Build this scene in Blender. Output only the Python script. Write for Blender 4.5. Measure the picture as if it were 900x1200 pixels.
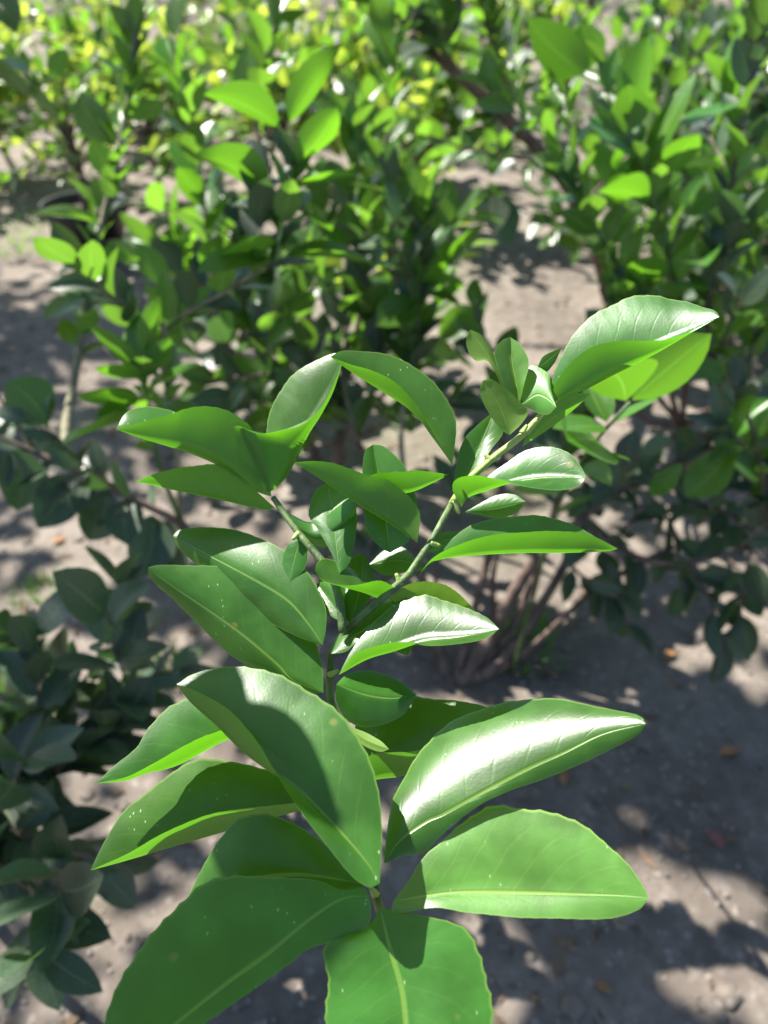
import bpy, bmesh, math, random
from mathutils import Vector, Matrix, noise as mn
import numpy as np
random.seed(7)
R = math.radians
S = bpy.context.scene
for o in list(bpy.data.objects): bpy.data.objects.remove(o)
COL = S.collection

# ------------------------------------------------------------------ camera
CAM_H, PITCH, F = 0.95, R(38), 942.0
cam = bpy.data.cameras.new('camera'); co = bpy.data.objects.new('camera', cam); COL.objects.link(co)
co.location = (0, 0, CAM_H); co.rotation_euler = (R(90) - PITCH, 0, 0)
cam.sensor_fit = 'VERTICAL'; cam.sensor_height = 36; cam.lens = 36 * F / 1200
cam.clip_start = 0.01; cam.clip_end = 400
cam.dof.use_dof = True; cam.dof.focus_distance = 0.29; cam.dof.aperture_fstop = 9.0; cam.dof.aperture_blades = 0
S.camera = co

# ------------------------------------------------------------------ sky, sun, exposure
SUN_EL, SUN_AZ = R(52), R(-50)      # azimuth measured from straight ahead (+Y), negative = left
sun_dir = Vector((math.sin(SUN_AZ) * math.cos(SUN_EL), math.cos(SUN_AZ) * math.cos(SUN_EL), math.sin(SUN_EL)))
w = bpy.data.worlds.new('World'); S.world = w; w.use_nodes = True
nt = w.node_tree; bg = nt.nodes['Background']
sky = nt.nodes.new('ShaderNodeTexSky'); sky.sky_type = 'NISHITA'; sky.sun_disc = False
sky.sun_elevation = SUN_EL; sky.sun_rotation = SUN_AZ
sky.air_density = 1.0; sky.dust_density = 0.6; sky.ozone_density = 1.6
nt.links.new(sky.outputs[0], bg.inputs[0]); bg.inputs[1].default_value = 0.065
sl = bpy.data.lights.new('sun', 'SUN'); sl.energy = 5.0; sl.angle = R(0.5); sl.color = (1, 0.955, 0.88)
so = bpy.data.objects.new('sun', sl); COL.objects.link(so)
so.rotation_euler = (-sun_dir).to_track_quat('-Z', 'Y').to_euler()
S.view_settings.view_transform = 'Standard'; S.view_settings.look = 'None'
S.view_settings.exposure = 1.7; S.view_settings.gamma = 1
S.render.engine = 'CYCLES'
S.cycles.max_bounces = 8; S.cycles.transmission_bounces = 4; S.cycles.diffuse_bounces = 4

# ------------------------------------------------------------------ helpers
sP, cP = math.sin(PITCH), math.cos(PITCH)
CAMV = Vector((0, 0, CAM_H))
def at(x, y, z):
    """point seen at photo pixel x, y (900 x 1200) z metres along the optical axis"""
    u, v = (x - 450) / F, (600 - y) / F
    return Vector((u * z, z * (cP + v * sP), CAM_H + z * (-sP + v * cP)))
def ray(x, y):
    u, v = (x - 450) / F, (600 - y) / F
    return Vector((u, cP + v * sP, -sP + v * cP))
def zc(z):
    if z > 1: return z - 1
    if z < .25 or z > .5: return z
    return .25 + (z - .25) * .70 if z < .302 else .2864 + (z - .302) * .18
def fat(x, y, z):
    return at(x, y, zc(z))
def gz(y):
    return CAM_H / (sP - (600 - y) / F * cP)
def gpt(x, y):
    return at(x, y, gz(y))

def tag(o, label=None, cat=None, group=None, kind=None):
    if label: o['label'] = label
    if cat: o['category'] = cat
    if group: o['group'] = group
    if kind: o['kind'] = kind
    return o
def empty(name, loc=(0, 0, 0)):
    o = bpy.data.objects.new(name, None); COL.objects.link(o); o.location = loc
    o.empty_display_size = 0.05
    return o
def obj(name, me, mat=None, parent=None, smooth=True):
    o = bpy.data.objects.new(name, me); COL.objects.link(o)
    if mat and not me.materials: me.materials.append(mat)
    if parent:
        o.parent = parent
        o.matrix_parent_inverse = Matrix.Translation(-parent.location)
    if smooth and me.polygons and not me.get('sm'):
        me.polygons.foreach_set('use_smooth', [True] * len(me.polygons)); me['sm'] = 1
    return o

def crom(pts, n):
    """Catmull-Rom through pts, resampled to n stations of equal arc length"""
    P = np.array([tuple(p) for p in pts], float)
    if len(P) == 2:
        return P[0] + (P[1] - P[0]) * np.linspace(0, 1, n)[:, None]
    Q = np.vstack([2 * P[0] - P[1], P, 2 * P[-1] - P[-2]])
    out = []
    for i in range(1, len(Q) - 2):
        p0, p1, p2, p3 = Q[i-1], Q[i], Q[i+1], Q[i+2]
        t = np.linspace(0, 1, 12, endpoint=False)[:, None]
        out.append(0.5 * (2*p1 + (p2-p0)*t + (2*p0-5*p1+4*p2-p3)*t**2 + (3*p1-p0-3*p2+p3)*t**3))
    D = np.vstack(out + [P[-1:]])
    s = np.r_[0, np.cumsum(np.linalg.norm(np.diff(D, axis=0), axis=1))]
    q = np.linspace(0, s[-1], n)
    return np.stack([np.interp(q, s, D[:, k]) for k in range(D.shape[1])], 1)

def tube_mesh(name, pts, r0, r1, n=None, sides=7, wob=0.0, tip=True):
    n = n or max(4, len(pts) * 4)
    P = [Vector(p) for p in crom(pts, n)]
    vs, fs = [], []
    ref = Vector((0.3, 0.9, 0.2))
    for i, p in enumerate(P):
        d = (P[min(i+1, n-1)] - P[max(i-1, 0)]).normalized()
        a = d.cross(ref).normalized(); b = d.cross(a)
        f = i / (n - 1); r = r0 + (r1 - r0) * f
        if wob: r *= 1 + wob * mn.noise(p * 60)
        for k in range(sides):
            an = 2 * math.pi * k / sides
            vs.append(p + a * (r * math.cos(an)) + b * (r * math.sin(an)))
    for i in range(n - 1):
        for k in range(sides):
            k2 = (k + 1) % sides
            fs.append((i*sides+k, i*sides+k2, (i+1)*sides+k2, (i+1)*sides+k))
    fs.append(tuple(range(sides))[::-1]); fs.append(tuple((n-1)*sides + k for k in range(sides)))
    me = bpy.data.meshes.new(name); me.from_pydata([tuple(v) for v in vs], [], fs); me.update()
    return me

# ------------------------------------------------------------------ materials
def newmat(name):
    m = bpy.data.materials.new(name); m.use_nodes = True
    return m, m.node_tree, m.node_tree.nodes['Principled BSDF'], m.node_tree.nodes['Material Output']
def N(nt, t, **k):
    n = nt.nodes.new(t)
    for a, b in k.items():
        if a == 'ins':
            for i, v in b.items(): n.inputs[i].default_value = v
        else: setattr(n, a, b)
    return n
def math_(nt, op, a, b=None, c=None, clamp=False):
    n = nt.nodes.new('ShaderNodeMath'); n.operation = op; n.use_clamp = clamp
    for i, v in enumerate((a, b, c)):
        if v is None: continue
        if isinstance(v, (int, float)): n.inputs[i].default_value = v
        else: nt.links.new(v, n.inputs[i])
    return n.outputs[0]
def sstep(nt, x, a, b):
    n = nt.nodes.new('ShaderNodeMapRange'); n.interpolation_type = 'SMOOTHSTEP'
    nt.links.new(x, n.inputs[0]); n.inputs[1].default_value = a; n.inputs[2].default_value = b
    return n.outputs[0]
def mixc(nt, f, a, b, mode='MIX'):
    n = nt.nodes.new('ShaderNodeMix'); n.data_type = 'RGBA'; n.blend_type = mode
    for i, v in ((0, f), (6, a), (7, b)):
        if isinstance(v, (int, float)): n.inputs[i].default_value = v
        elif isinstance(v, tuple): n.inputs[i].default_value = (*v, 1)
        else: nt.links.new(v, n.inputs[i])
    return n.outputs[2]

def leaf_mat(name, top, under, trans, rough=0.3, tfac=0.38, detail=True, vary=0.25, spec=0.5):
    m, nt, p, out = newmat(name)
    L = nt.links.new
    uv = N(nt, 'ShaderNodeUVMap'); sep = N(nt, 'ShaderNodeSeparateXYZ'); L(uv.outputs[0], sep.inputs[0])
    u, v = sep.outputs[0], sep.outputs[1]
    d = math_(nt, 'MULTIPLY', math_(nt, 'ABSOLUTE', math_(nt, 'SUBTRACT', v, 0.5)), 2.0)
    rib = math_(nt, 'SUBTRACT', 1.0, sstep(nt, math_(nt, 'ADD', d, math_(nt, 'MULTIPLY', u, 0.02)), 0.025, 0.06))
    geo = N(nt, 'ShaderNodeNewGeometry'); back = geo.outputs['Backfacing']
    oi = N(nt, 'ShaderNodeObjectInfo'); rnd = oi.outputs['Random']
    tc = N(nt, 'ShaderNodeTexCoord')
    no = N(nt, 'ShaderNodeTexNoise', ins={'Scale': 55.0 if detail else 30.0, 'Detail': 4.0}); L(tc.outputs['Object'], no.inputs['Vector'])
    # lateral veins: lines leaving the midrib forwards
    ph = math_(nt, 'SUBTRACT', math_(nt, 'MULTIPLY', u, 9.0), math_(nt, 'MULTIPLY', d, 2.2))
    nn = N(nt, 'ShaderNodeTexNoise', ins={'Scale': 40.0, 'Detail': 2.0}); L(tc.outputs['Object'], nn.inputs['Vector'])
    ph = math_(nt, 'ADD', ph, math_(nt, 'MULTIPLY', nn.outputs[0], 0.9))
    tri = math_(nt, 'ABSOLUTE', math_(nt, 'SUBTRACT', math_(nt, 'FRACT', ph), 0.5))
    vein = math_(nt, 'SUBTRACT', 1.0, sstep(nt, tri, 0.0, 0.09))
    vein = math_(nt, 'MULTIPLY', vein, math_(nt, 'SUBTRACT', 1.0, sstep(nt, d, 0.6, 0.95)))
    c = mixc(nt, sstep(nt, no.outputs[0], 0.35, 0.7), tuple(x * 0.72 for x in top), tuple(x * 1.28 for x in top))
    hs = N(nt, 'ShaderNodeHueSaturation')
    L(math_(nt, 'ADD', 0.5 - 0.012, math_(nt, 'MULTIPLY', rnd, 0.024)), hs.inputs['Hue'])
    L(math_(nt, 'ADD', 1 - vary, math_(nt, 'MULTIPLY', rnd, 2 * vary)), hs.inputs['Value'])
    L(c, hs.inputs['Color']); c = hs.outputs[0]
    lit = tuple(min(1, x) for x in (top[0]*2.6+.05, top[1]*1.9+.03, top[2]*1.9+.01))
    c = mixc(nt, math_(nt, 'MULTIPLY', rib, 0.75), c, lit)
    c = mixc(nt, math_(nt, 'MULTIPLY', vein, 0.08), c, lit)
    marg = sstep(nt, d, 0.955, 0.985)
    c = mixc(nt, math_(nt, 'MULTIPLY', marg, 0.65), c, lit)
    if detail:      # pale dust flecks on the blade
        vo = N(nt, 'ShaderNodeTexVoronoi', ins={'Scale': 520.0, 'Randomness': 1.0})
        mp = N(nt, 'ShaderNodeMapping'); mp.inputs['Scale'].default_value = (1, .4, .8); mp.inputs['Rotation'].default_value = (.4, .2, .7)
        L(tc.outputs['Object'], mp.inputs[0]); L(mp.outputs[0], vo.inputs['Vector'])
        cs = N(nt, 'ShaderNodeSeparateColor'); L(vo.outputs['Color'], cs.inputs[0])
        fl = math_(nt, 'MULTIPLY', math_(nt, 'LESS_THAN', vo.outputs['Distance'], 0.13), math_(nt, 'GREATER_THAN', cs.outputs[0], 0.55))
        fl = math_(nt, 'MULTIPLY', fl, sstep(nt, no.outputs[0], 0.50, 0.62))
        c = mixc(nt, math_(nt, 'MULTIPLY', fl, 0.7), c, (.42, .5, .33))
    if detail:      # a few yellow brown blemishes
        bv = N(nt, 'ShaderNodeTexVoronoi', ins={'Scale': 85.0}); L(tc.outputs['Object'], bv.inputs['Vector'])
        bs = N(nt, 'ShaderNodeSeparateColor'); L(bv.outputs['Color'], bs.inputs[0])
        bl_ = math_(nt, 'MULTIPLY', sstep(nt, bv.outputs['Distance'], .16, .06), math_(nt, 'GREATER_THAN', bs.outputs[1], .90))
        c = mixc(nt, math_(nt, 'MULTIPLY', bl_, .55), c, (.20, .17, .04))
        lo = N(nt, 'ShaderNodeTexNoise', ins={'Scale': 14.0, 'Detail': 2.0}); L(tc.outputs['Object'], lo.inputs['Vector'])
        c = mixc(nt, math_(nt, 'MULTIPLY', sstep(nt, lo.outputs[0], .5, .75), .35), c, tuple(x * 1.5 + .01 for x in top))
    uc = mixc(nt, math_(nt, 'MAXIMUM', math_(nt, 'MULTIPLY', rib, 0.8), math_(nt, 'MULTIPLY', vein, 0.25)), under, tuple(min(1, x*1.7) for x in under))
    c = mixc(nt, back, c, uc)
    L(c, p.inputs['Base Color'])
    ro = math_(nt, 'ADD', rough - 0.06, math_(nt, 'MULTIPLY', no.outputs[0], 0.14))
    L(math_(nt, 'ADD', ro, math_(nt, 'MULTIPLY', back, 0.25)), p.inputs['Roughness'])
    p.inputs['Specular IOR Level'].default_value = spec
    # relief: quilting between veins, oil glands
    h = math_(nt, 'MULTIPLY', vein, -0.06 if detail else -.15)
    h = math_(nt, 'ADD', h, math_(nt, 'MULTIPLY', rib, -0.8))
    h = math_(nt, 'ADD', h, math_(nt, 'MULTIPLY', no.outputs[0], 0.10 if detail else 1.0))
    if detail:
        gl = N(nt, 'ShaderNodeTexVoronoi', ins={'Scale': 900.0}); L(tc.outputs['Object'], gl.inputs['Vector'])
        h = math_(nt, 'ADD', h, math_(nt, 'MULTIPLY', gl.outputs['Distance'], 0.05))
    bm = N(nt, 'ShaderNodeBump', ins={'Strength': 0.35, 'Distance': 0.0008}); L(h, bm.inputs['Height']); L(bm.outputs[0], p.inputs['Normal'])
    tr = N(nt, 'ShaderNodeBsdfTranslucent')
    tcx = mixc(nt, math_(nt, 'MULTIPLY', rib, 0.5), trans, tuple(min(1, x * 1.5 + .05) for x in trans))
    tcx = mixc(nt, math_(nt, 'MULTIPLY', vein, 0.25), tcx, tuple(x * 0.75 for x in trans))
    hs2 = N(nt, 'ShaderNodeHueSaturation'); L(tcx, hs2.inputs['Color'])
    L(math_(nt, 'ADD', 1 - vary, math_(nt, 'MULTIPLY', rnd, 2 * vary)), hs2.inputs['Value'])
    L(hs2.outputs[0], tr.inputs[0])
    mx = N(nt, 'ShaderNodeMixShader'); mx.inputs[0].default_value = tfac
    L(p.outputs[0], mx.inputs[1]); L(tr.outputs[0], mx.inputs[2]); L(mx.outputs[0], out.inputs[0])
    return m

M_LEAF = leaf_mat('leaf_mature', (.031, .100, .014), (.075, .165, .018), (.16, .52, .012), rough=.30, tfac=.27, spec=.45, vary=.12)
M_YOUNG = leaf_mat('leaf_young', (.065, .17, .028), (.11, .195, .03), (.28, .56, .025), rough=.35, vary=.1, tfac=.3)
M_MID = leaf_mat('leaf_bush', (.040, .098, .018), (.085, .145, .04), (.19, .42, .028), rough=.30, detail=False, vary=.35)
M_TUFT = leaf_mat('leaf_growth_lit', (.048, .135, .016), (.09, .18, .025), (.17, .44, .016), rough=.3, tfac=.36, vary=.15)  # new growth, its colour brightened to stand in for sun on the tufts
M_DARK = leaf_mat('leaf_shaded', (.050, .080, .048), (.07, .095, .056), (.08, .20, .03), rough=.38, tfac=.25, detail=False, vary=.35)  # bush leaf darkened and greyed, the shade put into its colour
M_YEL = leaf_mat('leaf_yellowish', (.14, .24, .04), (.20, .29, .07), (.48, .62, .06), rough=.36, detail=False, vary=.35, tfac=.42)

def bark_mat(name, c1, c2, scale=60, rough=.75):
    m, nt, p, out = newmat(name)
    tc = N(nt, 'ShaderNodeTexCoord'); no = N(nt, 'ShaderNodeTexNoise', ins={'Scale': scale, 'Detail': 6.0, 'Roughness': .65})
    mp = N(nt, 'ShaderNodeMapping'); mp.inputs['Scale'].default_value = (1, 1, .35)
    nt.links.new(tc.outputs['Object'], mp.inputs[0]); nt.links.new(mp.outputs[0], no.inputs['Vector'])
    nt.links.new(mixc(nt, sstep(nt, no.outputs[0], .35, .68), c1, c2), p.inputs['Base Color'])
    p.inputs['Roughness'].default_value = rough
    b = N(nt, 'ShaderNodeBump', ins={'Strength': .6, 'Distance': .002}); nt.links.new(no.outputs[0], b.inputs['Height']); nt.links.new(b.outputs[0], p.inputs['Normal'])
    return m
M_STEM = bark_mat('green_stem', (.045, .085, .022), (.10, .16, .045), 140, .55)
M_STEMY = bark_mat('young_stem', (.20, .30, .06), (.30, .38, .10), 140, .5)
M_BARK = bark_mat('brown_bark', (.06, .038, .030), (.17, .115, .09), 70)
M_TWIG = bark_mat('grey_twig', (.13, .12, .07), (.26, .24, .15), 90)
def plain(name, c, rough=.6, var=.2, scale=40):
    return bark_mat(name, tuple(x * (1 - var) for x in c), tuple(x * (1 + var) for x in c), scale, rough)
M_POT = plain('black_plastic', (.012, .012, .014), .45)
M_POTSOIL = plain('potting_soil', (.05, .035, .025), .95)
M_KERB = plain('pale_concrete', (.27, .245, .22), .95, .35, 25)
M_GRASS = leaf_mat('grass_blade', (.06, .15, .02), (.07, .16, .03), (.2, .45, .03), rough=.5, detail=False)
M_DRY = plain('dry_leaf', (.26, .13, .05), .7, .4)
M_RED = plain('reddish_dry_leaf', (.20, .07, .06), .7, .3)

def ground_mat():
    m, nt, p, out = newmat('packed_soil'); L = nt.links.new
    tc = N(nt, 'ShaderNodeTexCoord'); ob = tc.outputs['Object']
    a = N(nt, 'ShaderNodeTexNoise', ins={'Scale': 3.0, 'Detail': 6.0, 'Roughness': .6}); L(ob, a.inputs['Vector'])
    b = N(nt, 'ShaderNodeTexNoise', ins={'Scale': 28.0, 'Detail': 8.0, 'Roughness': .7}); L(ob, b.inputs['Vector'])
    v = N(nt, 'ShaderNodeTexVoronoi', ins={'Scale': 75.0}); L(ob, v.inputs['Vector'])
    c = mixc(nt, sstep(nt, a.outputs[0], .35, .65), (.106, .088, .072), (.175, .148, .122))
    c = mixc(nt, math_(nt, 'MULTIPLY', sstep(nt, b.outputs[0], .45, .72), .55), c, (.27, .228, .198))
    c = mixc(nt, math_(nt, 'MULTIPLY', sstep(nt, b.outputs[0], .50, .28), .5), c, (.10, .08, .07))
    cs = N(nt, 'ShaderNodeSeparateColor'); L(v.outputs['Color'], cs.inputs[0])
    st = math_(nt, 'MULTIPLY', math_(nt, 'LESS_THAN', v.outputs['Distance'], .32), math_(nt, 'GREATER_THAN', cs.outputs[0], .78))
    c = mixc(nt, math_(nt, 'MULTIPLY', st, .5), c, (.30, .265, .235))
    moss = N(nt, 'ShaderNodeTexNoise', ins={'Scale': 1.7, 'Detail': 5.0}); mp = N(nt, 'ShaderNodeMapping'); mp.inputs['Location'].default_value = (3.1, 1.7, 0)
    L(ob, mp.inputs[0]); L(mp.outputs[0], moss.inputs['Vector'])
    c = mixc(nt, math_(nt, 'MULTIPLY', sstep(nt, moss.outputs[0], .56, .72), .35), c, (.12, .14, .06))
    L(c, p.inputs['Base Color']); p.inputs['Roughness'].default_value = .9; p.inputs['Specular IOR Level'].default_value = .25
    h = math_(nt, 'ADD', math_(nt, 'MULTIPLY', b.outputs[0], 1.0), math_(nt, 'MULTIPLY', st, .35))
    bm = N(nt, 'ShaderNodeBump', ins={'Strength': .8, 'Distance': .006}); L(h, bm.inputs['Height']); L(bm.outputs[0], p.inputs['Normal'])
    return m
M_GROUND = ground_mat()

# ------------------------------------------------------------------ ground
def warp(n, near, far):
    t = np.linspace(-1, 1, n)
    return np.sign(t) * (near * np.abs(t) + (far - near) * np.abs(t) ** 6)
def gh(x, y):
    if abs(x) > 9 or abs(y - 1.5) > 9: return 0.0
    k = 0.018 * mn.noise(Vector((x * 2.2, y * 2.2, 0))) + 0.010 * mn.noise(Vector((x * 9, y * 9, 3)))
    return k
n = 150
xs = warp(n, 3.2, 120); ys = warp(n, 3.2, 120) + 1.6
vs = [(x, y, gh(x, y)) for y in ys for x in xs]
fs = [(j*n+i, j*n+i+1, (j+1)*n+i+1, (j+1)*n+i) for j in range(n-1) for i in range(n-1)]
me = bpy.data.meshes.new('soil_ground'); me.from_pydata(vs, [], fs); me.update()
tag(obj('soil_ground', me, M_GROUND), kind='structure')

# ------------------------------------------------------------------ leaves
def leaf_mesh_from_rows(name, rows, ncol, mat):
    """rows: list of stations, each a list of ncol points (margin A ... midrib ... margin B)"""
    n = len(rows); vs = [tuple(p) for r in rows for p in r]
    fs, uvs = [], []
    for i in range(n - 1):
        for k in range(ncol - 1):
            fs.append((i*ncol+k, i*ncol+k+1, (i+1)*ncol+k+1, (i+1)*ncol+k))
            for a, b in ((i, k), (i, k+1), (i+1, k+1), (i+1, k)):
                uvs += [a / (n - 1), b / (ncol - 1)]
    me = bpy.data.meshes.new(name); me.from_pydata(vs, [], fs)
    ul = me.uv_layers.new(name='UVMap'); ul.data.foreach_set('uv', uvs)
    me.materials.append(mat); me.update()
    return me

def fore_leaf(root, mid, e1, e2, z, off=(0, 0), side='t', bow=0.0, mat=None, petiole=None, bulge=.10, rib=True, hw=None, label=None, nst=56, M=5):
    """a leaf spanned between its midrib and its two margins; z = depth at base and tip,
    off = how much deeper (m) each margin lies than the midrib, side = which face of the
    first half is turned to the viewer ('t' upper, 'u' lower)"""
    mat = mat or M_LEAF
    e1 = [mid[0]] + [p for p in e1 if p not in (mid[0], mid[-1])] + [mid[-1]]
    e2 = [mid[0]] + [p for p in e2 if p not in (mid[0], mid[-1])] + [mid[-1]]
    m, a, b = crom(mid, nst), crom(e1, nst), crom(e2, nst)
    z = (zc(z[0]), zc(z[1])); zi = z[0]
    W = []
    for i in range(nst):
        t = i / (nst - 1)
        zm = z[0] + (z[1] - z[0]) * t + bow * 4 * t * (1 - t)
        wdw = math.sin(math.pi * t) ** .7 if 0 < t < 1 else 0
        if hw:      # follow a plane whose normal turns from base to tip between the view and the sheen direction
            vd = ray(*m[i]); vv = -vd.normalized(); hh = (vv + sun_dir).normalized()
            w_ = hw[0] + (hw[1] - hw[0]) * t
            nn = (vv * (1 - w_) + hh * w_).normalized()
            if i: zi = zi * ray(*m[i-1]).dot(nn) / vd.dot(nn)
            W.append((at(*m[i], zi), at(*a[i], zi * vd.dot(nn) / ray(*a[i]).dot(nn)), at(*b[i], zi + off[1] * wdw)))
        else:
            W.append((at(*m[i], zm), at(*a[i], zm + off[0] * wdw), at(*b[i], zm + off[1] * wdw)))
    # shallow crenations of the margin
    ph = random.random() * 6
    W2 = []
    for i, (pm, pa, pb) in enumerate(W):
        sc = 0.024 * abs(math.sin(i * 1.05 + ph)) ** .7 if 2 < i < nst - 3 else 0
        wa_ = .035 * mn.noise(Vector((i * .16, ph, 0))) * math.sin(math.pi * i / (nst - 1))
        wb_ = .035 * mn.noise(Vector((i * .16, ph + 9, 0))) * math.sin(math.pi * i / (nst - 1))
        W2.append((pm, pa.lerp(pm, sc + wa_), pb.lerp(pm, sc + wb_)))
    W = W2
    k = nst // 2
    nrm = (W[k+1][0] - W[k-1][0]).cross(W[k][1] - W[k][0])
    toward = nrm.dot(CAMV - W[k][0]) > 0
    want = (side == 't')
    flip = toward != want          # upper-face normal = sgn * nrm
    sgn = -1 if flip else 1
    rows = []
    for i, (pm, pa, pb) in enumerate(W):
        d = W[min(i+1, nst-1)][0] - W[max(i-1, 0)][0]
        n1 = d.cross(pa - pm); n2 = (pb - pm).cross(d)
        if n1.length: n1.normalize()
        if n2.length: n2.normalize()
        n1 *= sgn; n2 *= sgn
        wa, wb = (pa - pm).length, (pb - pm).length
        t = i / (nst - 1)
        RIP = .004 * min(wa, wb)
        rows_a = [pm.lerp(pa, s / M) + n1 * (wa * bulge * 4 * (s/M) * (1 - s/M) * .5
                   + RIP * math.sin(s / M * 3.1) * math.sin(t * 34 - s / M * 5)) for s in range(M, 0, -1)]
        rows_b = [pm.lerp(pb, s / M) + n2 * (wb * bulge * 4 * (s/M) * (1 - s/M) * .5
                   + RIP * math.sin(s / M * 3.1) * math.sin(t * 34 - s / M * 5)) for s in range(1, M + 1)]
        r = rows_a + [pm] + rows_b
        rows.append(r if flip else r[::-1])
    # faces wind so that the upper side is the front
    me = leaf_mesh_from_rows('leaf', rows, 2 * M + 1, mat)
    f = me.polygons[(nst // 2) * 2 * M + (1 if flip else 2 * M - 2)]
    want_n = (W[k+1][0] - W[k-1][0]).cross(W[k][1] - W[k][0]) * sgn
    if Vector(f.normal).dot(want_n) < 0: me.flip_normals()
    lf = obj('leaf', me, None, root)
    if label: lf['label'] = label
    if rib:
        under = []
        for i in range(0, nst, 5):
            pm, pa, pb = W[i]
            d = (W[min(i+1, nst-1)][0] - W[max(i-1, 0)][0])
            nn = d.cross(pa - pm).normalized() * sgn if i not in (0, nst - 1) and d.cross(pa - pm).length > 0 else Vector((0, 0, 0))
            under.append(pm - nn * .0006)
        obj('midrib', tube_mesh('midrib', under, .0010, .0003, n=18, sides=6), M_STEMY, lf).matrix_parent_inverse = Matrix.Translation(-root.location)
    if petiole:
        pts = [at(p[0], p[1], zc(p[2])) for p in petiole] + [W[0][0], W[1][0]]
        obj('petiole', tube_mesh('petiole', pts, .0015, .0012, n=10, sides=8), M_STEMY, lf).matrix_parent_inverse = Matrix.Translation(-root.location)
    La = sum((W[i+1][0] - W[i][0]).length for i in range(nst - 1))
    print('leaf %2d len %.1f  half widths %.1f %.1f cm' % (len([c for c in root.children if c.name.startswith('leaf')]), La*100, 100*max((w_[1]-w_[0]).length for w_ in W), 100*max((w_[2]-w_[0]).length for w_ in W)))
    return lf

# ------------------------------------------------------------------ the foreground plant
base = gpt(482, 1185)
FP = empty('citrus_plant', base)
tag(FP, 'nearest young citrus plant with glossy green leaves, sharp in the middle of the photo', 'plant')
obj('main_stem', tube_mesh('main_stem', [base, fat(475, 1150, .6), fat(452, 1085, .33), fat(441, 1050, .262), fat(430, 960, 1.276), fat(402, 880, 1.294), fat(385, 805, 1.303), fat(388, 765, 1.300), fat(402, 742, 1.294), fat(440, 708, .327), fat(470, 685, .333), fat(502, 640, .343), fat(531, 588, .352)], .0032, .0013, n=60, sides=10, wob=.12), M_STEM, FP)
obj('branch', tube_mesh('branch', [fat(529, 591, .352), fat(550, 562, .356), fat(580, 535, .359), fat(612, 510, .361), fat(645, 474, .366), fat(668, 455, .37)], .0015, .0010, n=24, sides=9, wob=.1), M_STEMY, FP)
obj('branch', tube_mesh('branch', [fat(402, 742, .318), fat(398, 705, .328), fat(385, 668, 1.297), fat(350, 625, 1.303), fat(320, 583, 1.309)], .0016, .0012, n=24, sides=9, wob=.1), M_STEM, FP)
def FL(*a, **k): return fore_leaf(FP, *a, **k)

# lower whorl, nearest the camera
FL([(432,1050),(400,1053),(360,1080),(313,1120),(267,1153),(207,1200),(128,1262)],
   [(425,1040),(400,1043),(367,1030),(307,1027),(270,1025),(240,1033),(220,1047),(197,1070),(167,1107),(140,1147),(120,1205)],
   [(435,1067),(430,1087),(403,1100),(360,1113),(340,1130),(293,1163),(233,1205),(180,1245)], (.248, .205), (.006, -.001), hw=(.1,.1), petiole=[(441, 1058, .255)])
FL([(445,1064),(457,1113),(470,1160),(476,1210),(485,1330)],
   [(493,1072),(547,1087),(563,1117),(573,1153),(580,1200),(570,1260),(530,1310)],
   [(430,1085),(395,1097),(377,1113),(383,1150),(380,1200),(395,1260),(440,1315)], (.25, .20), (-.002, .001), hw=(.25,.1), petiole=[(441, 1055, .256)])
FL([(445,1035),(427,1007),(387,963),(347,924),(312,902),(283,880),(253,850),(223,823),(207,802)],
   [(448,973),(443,917),(427,873),(400,837),(357,803),(313,785),(273,780),(230,788)],
   [(432,1040),(413,1028),(388,998),(356,957),(333,922),(315,891),(296,861),(268,831),(233,811)], (.236, .292), (.004, -.013), hw=(.2,.9), petiole=[(442, 1055, .258)])
FL([(405,938),(340,953),(273,972),(187,997),(143,1010),(106,1020)],
   [(360,915),(297,897),(253,889),(220,892),(190,910),(167,930),(143,950),(120,990)],
   [(333,942),(267,950),(227,960),(187,978),(150,1000)], (1.298, .258), (.010, -.014), hw=(.3,.3), petiole=[(425, 940, .277)])
FL([(378,836),(320,850),(268,866),(208,897),(173,906),(147,915),(112,918)],
   [(310,812),(250,805),(214,819),(195,830),(173,853),(160,875),(134,897)],
   [(310,840),(257,855),(217,873),(182,893),(147,911)], (1.297, .275), (.012, -.012), hw=(.35,.45), petiole=[(388, 835, .299)])
FL([(379,812),(343,797),(323,777),(283,743),(247,717),(207,690),(173,665)],
   [(378,780),(370,750),(353,723),(323,695),(290,675),(257,663),(223,662),(187,662)],
   [(360,810),(320,793),(283,777),(257,757),(233,733),(203,703),(178,680)], (1.292, .306), (.008, .006), hw=(.35,.4), petiole=[(387, 820, .30)])
FL([(378,756),(363,733),(337,703),(300,680),(263,660),(233,645),(203,628)],
   [(382,737),(382,713),(373,690),(357,665),(333,645),(307,630),(277,620),(240,617),(210,621)],
   [(350,747),(310,727),(270,700),(230,662),(210,643)], (.314, .322), (.010, .006), hw=(.4,1.0), petiole=[(388, 770, .312)])
FL([(397,791),(430,773),(463,763),(497,752),(530,748),(560,743),(585,737)],
   [(413,760),(440,727),(463,708),(493,697),(517,702),(547,712),(570,723)],
   [(414,768),(440,757),(473,752),(503,757),(543,754),(570,748)], (1.279, .308), (.014, -.008), hw=(.5,1.0), petiole=[(388, 805, .304)])
FL([(388,766),(412,748),(440,728),(480,690)],
   [(393,748),(410,728),(425,715),(440,703),(462,698)],
   [(405,764),(420,752),(445,745),(470,722)], (.318, .345), (.008, -.003), petiole=[(391, 768, .312)])
FL([(394,802),(430,814),(460,818),(488,814)],
   [(407,790),(430,785),(457,792),(477,803)],
   [(394,825),(410,848),(440,852),(472,838)], (.305, .325), (.008, .0))
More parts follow.
